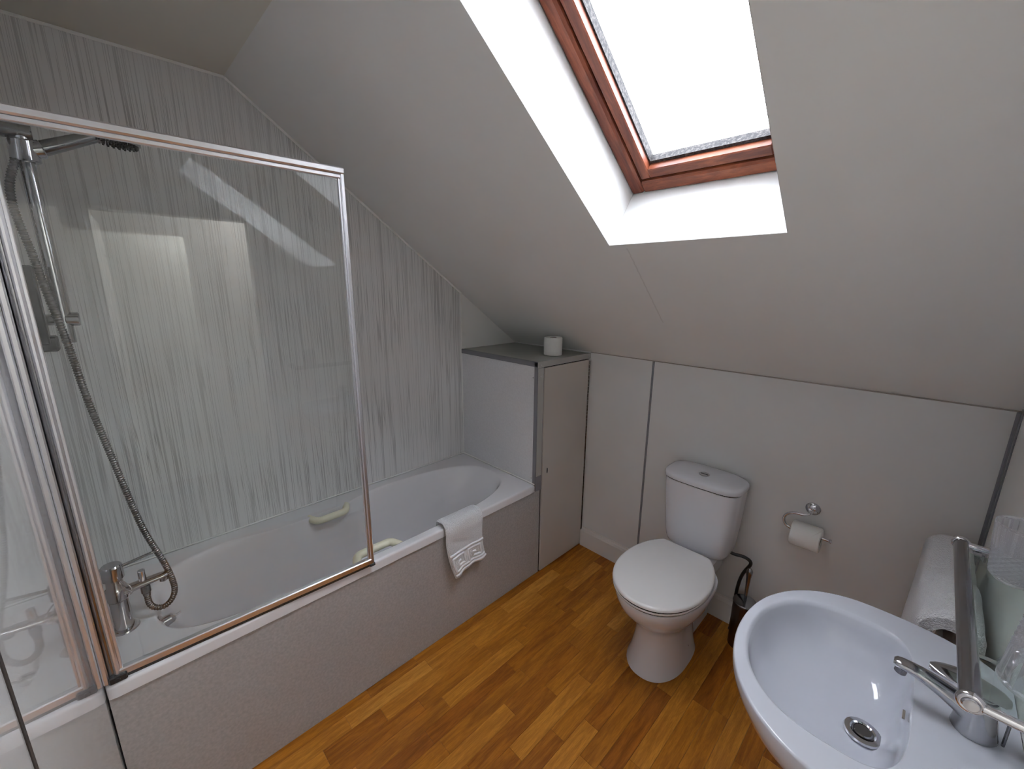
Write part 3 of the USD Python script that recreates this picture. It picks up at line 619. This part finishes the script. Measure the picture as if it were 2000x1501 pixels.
# ------------------------------------------------------------------ roll holder and roll
rh = thing('toilet_roll_holder', 'chrome wall-mounted toilet roll holder with a curved arm', 'toilet roll holder', (1.785, YB, .73))
obj('rosette', lathe([(0, 0), (.026, 0), (.027, .004), (.022, .010), (.012, .014), (0, .015)], 32, (1.783, YB, .728), (0, -1, 0)), 'chrome', rh, 30)
ya = YB - .062
obj('arm', tube(spline([(1.783, YB - .01, .727), (1.781, YB - .045, .722), (1.765, ya, .716), (1.735, ya, .712), (1.708, ya, .698), (1.698, ya, .672), (1.708, ya, .648), (1.735, ya, .640), (1.79, ya, .640), (1.862, ya, .640)], 70), .0055, 14), 'chrome', rh, True)
obj('arm_tip', lathe([(0, 0), (.007, 0), (.0085, .003), (.007, .007), (0, .008)], 16, (1.860, ya, .640), (1, 0, 0)), 'chrome', rh, 30)
t2 = toilet_roll((1.732, ya, .640 - .014), (1, 0, 0), 'toilet_roll', 'part-used white toilet roll with a folded point hanging on the chrome holder', .0495, .02, .103)
o = np.array([1.732, ya, .626]); Rr = .0503
tail = []
tri = []
for k in range(13):
    th = math.radians(120 - 118 * k / 12)   # from the top, round the front
    wL = max(0, (k - 5)) / 7
    tri.append((th, .004 + .045 * wL, .099 - .045 * wL))
v, f = [], []
for k, (th, a_, b_) in enumerate(tri):
    for r in (Rr, Rr + .0016):
        for xx in (a_, b_): v.append((o[0] + xx, o[1] - r * math.cos(th - math.pi / 2 + math.pi / 2) if False else o[1] - r * math.cos(th * 1.0 - math.radians(0)), o[2] + r * math.sin(th)))
for k in range(12):
    b0, b1 = 4 * k, 4 * k + 4
    for q in ((2, 3), (1, 0), (0, 2), (3, 1)):
        f += [(b0 + q[0], b0 + q[1], b1 + q[1]), (b0 + q[0], b1 + q[1], b1 + q[0])]
obj('folded_tail', trimesh.Trimesh(np.array(v), f, process=False), 'paper', t2, False)

# ------------------------------------------------------------------ basin
BZ, BC = .84, -.545
ba = thing('washbasin', 'white oval ceramic washbasin on the right wall', 'washbasin', (XR, BC, 0))
def bo(z, k, dx=0, cl=XR - .002): return egg(BC, .282 * k, 2.03 - .227 * k + dx, 2.03, 2.285, z, 2.1, 2.9, axis='x', clip=cl, n=120)
def bi(z, k, dx=0): return egg(BC, .206 * k, 1.99 - .163 * k + dx, 1.99 + .045 * (1 - k), 1.99 + .045 * (1 - k) + .118 * k + .02 * (1 - k), z, 2.15, 4.0, axis='x', n=120)
lo = lambda a, b, t: a * (1 - t) + b * t
B = [bo(.66, .50, .05), bo(.68, .62, .04), bo(.72, .80, .02), bo(.77, .93, .005), bo(.805, .985), bo(.822, 1.0), bo(BZ - .005, 1.0), bo(BZ - .001, .992), bo(BZ, .98)]
i0 = bi(BZ, 1.03); i1 = bi(BZ - .002, 1.0)
top = bo(BZ, .98); top2 = lo(top, i0, .5); top2[:, 2] = BZ
B += [top2, i0, i1, bi(BZ - .010, .975), bi(BZ - .03, .95), bi(BZ - .06, .90), bi(BZ - .09, .80), bi(BZ - .115, .62), bi(BZ - .128, .40), bi(BZ - .132, .22)]
bm = loft(B)
if bm.volume < 0: bm.invert()
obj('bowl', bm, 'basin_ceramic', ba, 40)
dz = BZ - .1285; dc = (2.052, BC + .003, dz)
obj('waste', cat_(lathe([(.019, .004), (.022, .006), (.031, .005), (.033, .001), (.030, -.004), (.019, -.004), (.019, .004)], 40, dc)), 'chrome', ba, 30, label='chrome waste ring')
obj('plug', cat_(lathe([(0, .0), (.0165, .0), (.0165, .005), (.014, .007), (0, .0075)], 32, dc)), 'chrome_dark', ba, 30)
obj('overflow_slot', loft([[(2.0985 + o, BC + .0 + .012 * math.cos(t), BZ - .032 + .0045 * math.sin(t)) for t in np.arange(16) * 2 * math.pi / 16] for o in (0, .004)]), 'card', ba, False)
pd = [egg(BC, hw, 2.19 - hw * 1.1, 2.15, XR - .003, z, 2, 4, axis='x') for z, hw in ((0, .105), (.02, .105), (.10, .09), (.45, .08), (.62, .10), (.70, .13))]
pm = loft(pd)
if pm.volume < 0: pm.invert()
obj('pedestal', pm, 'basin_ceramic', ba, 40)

bp = thing('basin_tap', 'chrome single-lever basin mixer tap on the back of the washbasin', 'tap', (2.193, BC + .01, BZ))
bx, by = 2.188, BC + .01
def oval(c, a, b, ex, ey, n=28): return np.array([np.array(c) + a * math.cos(t) * np.array(ex) + b * math.sin(t) * np.array(ey) for t in np.arange(n) * 2 * math.pi / n])
# body and spout in one sweep: up from the flared base and bending towards the bowl
pb = np.array([(bx, by, BZ), (bx, by, BZ + .006), (bx, by, BZ + .030), (bx - .004, by, BZ + .050)])
body = loft([oval((bx + dx, by, BZ + zz), a, b_, X, Y) for zz, a, b_, dx in ((0, .029, .027, 0), (.003, .031, .0285, 0), (.010, .030, .028, 0), (.03, .027, .026, -.001), (.05, .026, .0255, -.003), (.066, .026, .025, -.004), (.078, .023, .022, -.004), (.083, .013, .013, -.004))])
sw = []
cpts = spline([(bx + .004, by, BZ + .028), (bx - .025, by, BZ + .046), (bx - .06, by, BZ + .060), (bx - .092, by, BZ + .068), (bx - .114, by, BZ + .068)], 16)
for i, c in enumerate(cpts):
    tdir = np.gradient(cpts, axis=0)[i]; tdir /= np.linalg.norm(tdir); nz = np.cross(tdir, Y); nz = nz if nz[2] > 0 else -nz
    q = i / 15; sw.append(oval(c, lo(.0245, .0135, q ** .8), lo(.027, .0085, q ** .6), Y, nz))
c = cpts[-1]; sw.append(oval(c + [-.005, 0, 0], .008, .005, Y, Z))
spm = loft(sw)
if spm.volume < 0: spm.invert()
if body.volume < 0: body.invert()
obj('body', body, 'chrome_mid', bp, 40)
obj('spout', spm, 'chrome_mid', bp, 40)
obj('aerator', cyl((bx - .105, by, BZ + .062), (bx - .107, by, BZ + .048), .0095, 20), 'chrome_dark', bp, 30)
lv = []
for i, q in enumerate(np.linspace(0, 1, 16)):
    xx = bx - .072 + .104 * q; wdt = .027 * math.sqrt(max(0.02, 1 - (2 * q - 1.08) ** 2 / 1.25)) if q < .99 else .008
    zz = BZ + .088 - .006 * (2 * q - 1) ** 2 + .006 * (1 - q)
    lv.append(oval((xx, by + .006, zz), wdt, .0055, Y, Z))
lvm = loft(lv)
if lvm.volume < 0: lvm.invert()
obj('lever', cat_(lvm, cyl((bx, by, BZ + .07), (bx, by, BZ + .085), .017, 20)), 'chrome_mid', bp, 40)
obj('pop_up_rod', cat_(cyl((bx + .036, by, BZ), (bx + .036, by, BZ + .05), .0025, 10), cyl((bx + .036, by, BZ + .05), (bx + .036, by, BZ + .058), .005, 12)), 'chrome_dark', bp, 30)

# ------------------------------------------------------------------ glass shelf with tumblers
SZ, SX = 1.10, 2.131
ya_, yb_ = -.822, -.322
gs = thing('glass_shelf', 'clear glass wall shelf with a chrome guard rail above the washbasin', 'shelf', (XR, (ya_ + yb_) / 2, SZ))
obj('glass_plate', box(SX + .012, XR - .012, ya_ + .012, yb_ - .012, SZ - .016, SZ - .010, .0008), 'shelf_glass', gs, False)
obj('plate_edge', box(SX + .0105, SX + .0118, ya_ + .012, yb_ - .012, SZ - .0158, SZ - .0102), 'glass_edge', gs, False, label='green glass front edge')
obj('guard_rail', cyl((SX, ya_ + .004, SZ), (SX, yb_ - .004, SZ), .0115, 24), 'chrome_dark', gs, 30)
for yy in (ya_, yb_):
    rg = lathe([(.0105 + .0045 * math.cos(t), .0055 * math.sin(t)) for t in np.linspace(0, 2 * math.pi, 17)], 32, (SX, yy, SZ), (0, 1, 0))
    obj('end_ring', cat_(rg, cyl((SX, yy - .008, SZ), (SX, yy + .008, SZ), .0085, 18)), 'chrome', gs, 30)
    obj('side_arm', cyl((SX + .01, yy, SZ), (XR - .006, yy, SZ), .0065, 18), 'chrome', gs, 30)
    obj('wall_fixing', lathe([(0, 0), (.018, 0), (.0185, .004), (.012, .010), (0, .010)], 24, (XR, yy, SZ), (-1, 0, 0)), 'chrome', gs, 30)
    obj('plate_support', cyl((XR - .03, yy * .985 + (ya_ + yb_) / 2 * .015, SZ - .004), (XR - .03, yy * .9 + (ya_ + yb_) / 2 * .1, SZ - .019), .004, 12), 'chrome', gs, 30)

def tumbler(o, label, flip):
    t = thing('cut_glass_tumbler', label, 'drinking glass', o, group='cut-glass tumblers on the glass shelf')
    nA, H = 96, .112
    prof = [(0.0, .0)]
    def ring(r, z, cut):
        out = []
        for k in range(nA):
            a = 2 * math.pi * k / nA
            if cut == 'flute': d = -.0034 * abs(math.sin(a * 8)) 
            elif cut == 'diamond': d = -.0034 * (abs(math.sin(a * 9 + z * 330)) * abs(math.sin(a * 9 - z * 330)))
            else: d = 0
            out.append((o[0] + (r + d) * math.cos(a), o[1] + (r + d) * math.sin(a), o[2] + z))
        return np.array(out)
    rad = lambda z: .0345 + .0090 * (z / H) ** .8          # z runs from the thick base to the mouth
    zs = np.linspace(.0, H, 60)
    outer = [ring(rad(z) * (1 if z > .012 else (.80 + .20 * math.sin(z / .012 * math.pi / 2))), z, None if z < .008 or z > H - .004 else ('diamond' if z < .060 else 'flute')) for z in zs]
    innr = [ring(rad(z) - .0045 + .0012 * z / H, z, None) for z in np.linspace(H - .001, .016, 12)]
    R = [ring(.001, .002, None), ring(.018, .002, None), ring(.022, 0, None)] + outer + [ring(rad(H) - .0017, H + .001, None)] + innr + [ring(.02, .0145, None), ring(.001, .014, None)]
    if flip: R = [np.c_[r[:, 0], 2 * o[1] - r[:, 1], 2 * o[2] + H + .0011 - r[:, 2]] for r in R]
    m = loft(R, True, True)
    if m.volume < 0: m.invert()
    obj('glass', m, 'crystal', t, 20)
tumbler((2.200, -.402, SZ - .0098), 'upright cut-glass tumbler at the end of the glass shelf nearer the towels', False)
tumbler((2.203, -.718, SZ - .0098), 'upside-down cut-glass tumbler at the end of the glass shelf above the basin tap', True)

# ------------------------------------------------------------------ towels on a chrome rail
RZ, RXX = .80, 2.165
tr = thing('towel_rail', 'chrome towel rail on the wall between the basin and the corner', 'towel rail', (XR, .05, RZ))
obj('bar', cyl((RXX, -.235, RZ), (RXX, .34, RZ), .010, 20), 'chrome', tr, 30)
for yy in (-.228, .335):
    obj('bracket', cat_(cyl((RXX, yy, RZ), (XR, yy, RZ), .007, 16), lathe([(0, 0), (.02, 0), (.02, .005), (.012, .01), (0, .01)], 24, (XR, yy, RZ), (-1, 0, 0))), 'chrome', tr, 30)
def rail_towel(y0, y1, R, flare, zlo, label, seed):
    t = thing('bath_towel', label, 'towel', (RXX, (y0 + y1) / 2, RZ), group='white bath towels on the chrome rail')
    n = 26; rings = []
    for q in np.linspace(0, 1, 22):
        y = y0 + (y1 - y0) * q; e = min(1, .55 + 3.2 * min(q, 1 - q)) if False else 1
        rr = R * (1 - .10 * (1 - min(1, min(q, 1 - q) * 14)) ** 2)
        outp, inp = [], []
        fl = flare * (1 - .75 * q)
        pts = [(-R * .95 - fl, zlo), (-R * .98 - fl * .55, lo(zlo, RZ, .45)), (-rr - fl * .12, lo(zlo, RZ, .78)), (-rr, RZ - .005)]
        pts += [(-rr * math.cos(a), RZ + .004 + rr * .92 * math.sin(a)) for a in np.linspace(.25, math.pi - .25, 11)]
        pts += [(rr, RZ - .005), (rr * .98, lo(zlo, RZ, .6)), (R * .9, zlo + .03)]
        pts = np.array(pts); pts += .0025 * (meshkit.noise(np.c_[pts * 25, np.full(len(pts), y * 25)], seed)[:, None] - .5)
        th = .027
        inn = [(R * .9 - th, zlo + .03), (rr * .98 - th, lo(zlo, RZ, .6)), (rr - th, RZ - .006)]
        inn += [((rr - th) * math.cos(a), RZ + .002 + (rr - th) * .85 * math.sin(a)) for a in np.linspace(.25, math.pi - .25, 9)]
        inn += [(-rr + th, RZ - .006), (-rr - fl * .12 + th, lo(zlo, RZ, .78)), (-R * .98 - fl * .55 + th, lo(zlo, RZ, .45)), (-R * .95 - fl + th, zlo)]
        rings.append([(min(RXX + p[0], XR - .002), y, p[1]) for p in list(pts) + inn])
    m = loft(rings, False, False)
    # end faces as quads between outer and inner outlines
    ro = np.array(rings); N = ro.shape[1]; poly0 = sg.Polygon([(p[0], p[2]) for p in rings[0]]); fs = []
    from trimesh.creation import triangulate_polygon
    ms = [m]
    for ring, y in ((rings[0], y0), (rings[-1], y1)):
        pv, pf = triangulate_polygon(sg.Polygon([(p[0], p[2]) for p in ring]).buffer(0), engine='earcut')
        ms.append(trimesh.Trimesh(np.c_[pv[:, 0], np.full(len(pv), y), pv[:, 1]], pf, process=False))
    mm = cat_(*ms); mm.merge_vertices(); mm.fix_normals()
    obj('cloth', mm, 'towel', t, 50)
rail_towel(-.215, .050, .062, .085, .42, 'plump white bath towel over the rail, the one next to the washbasin', 1)
rail_towel(.054, .300, .056, .035, .42, 'plump white bath towel over the rail, the one next to the corner', 2)
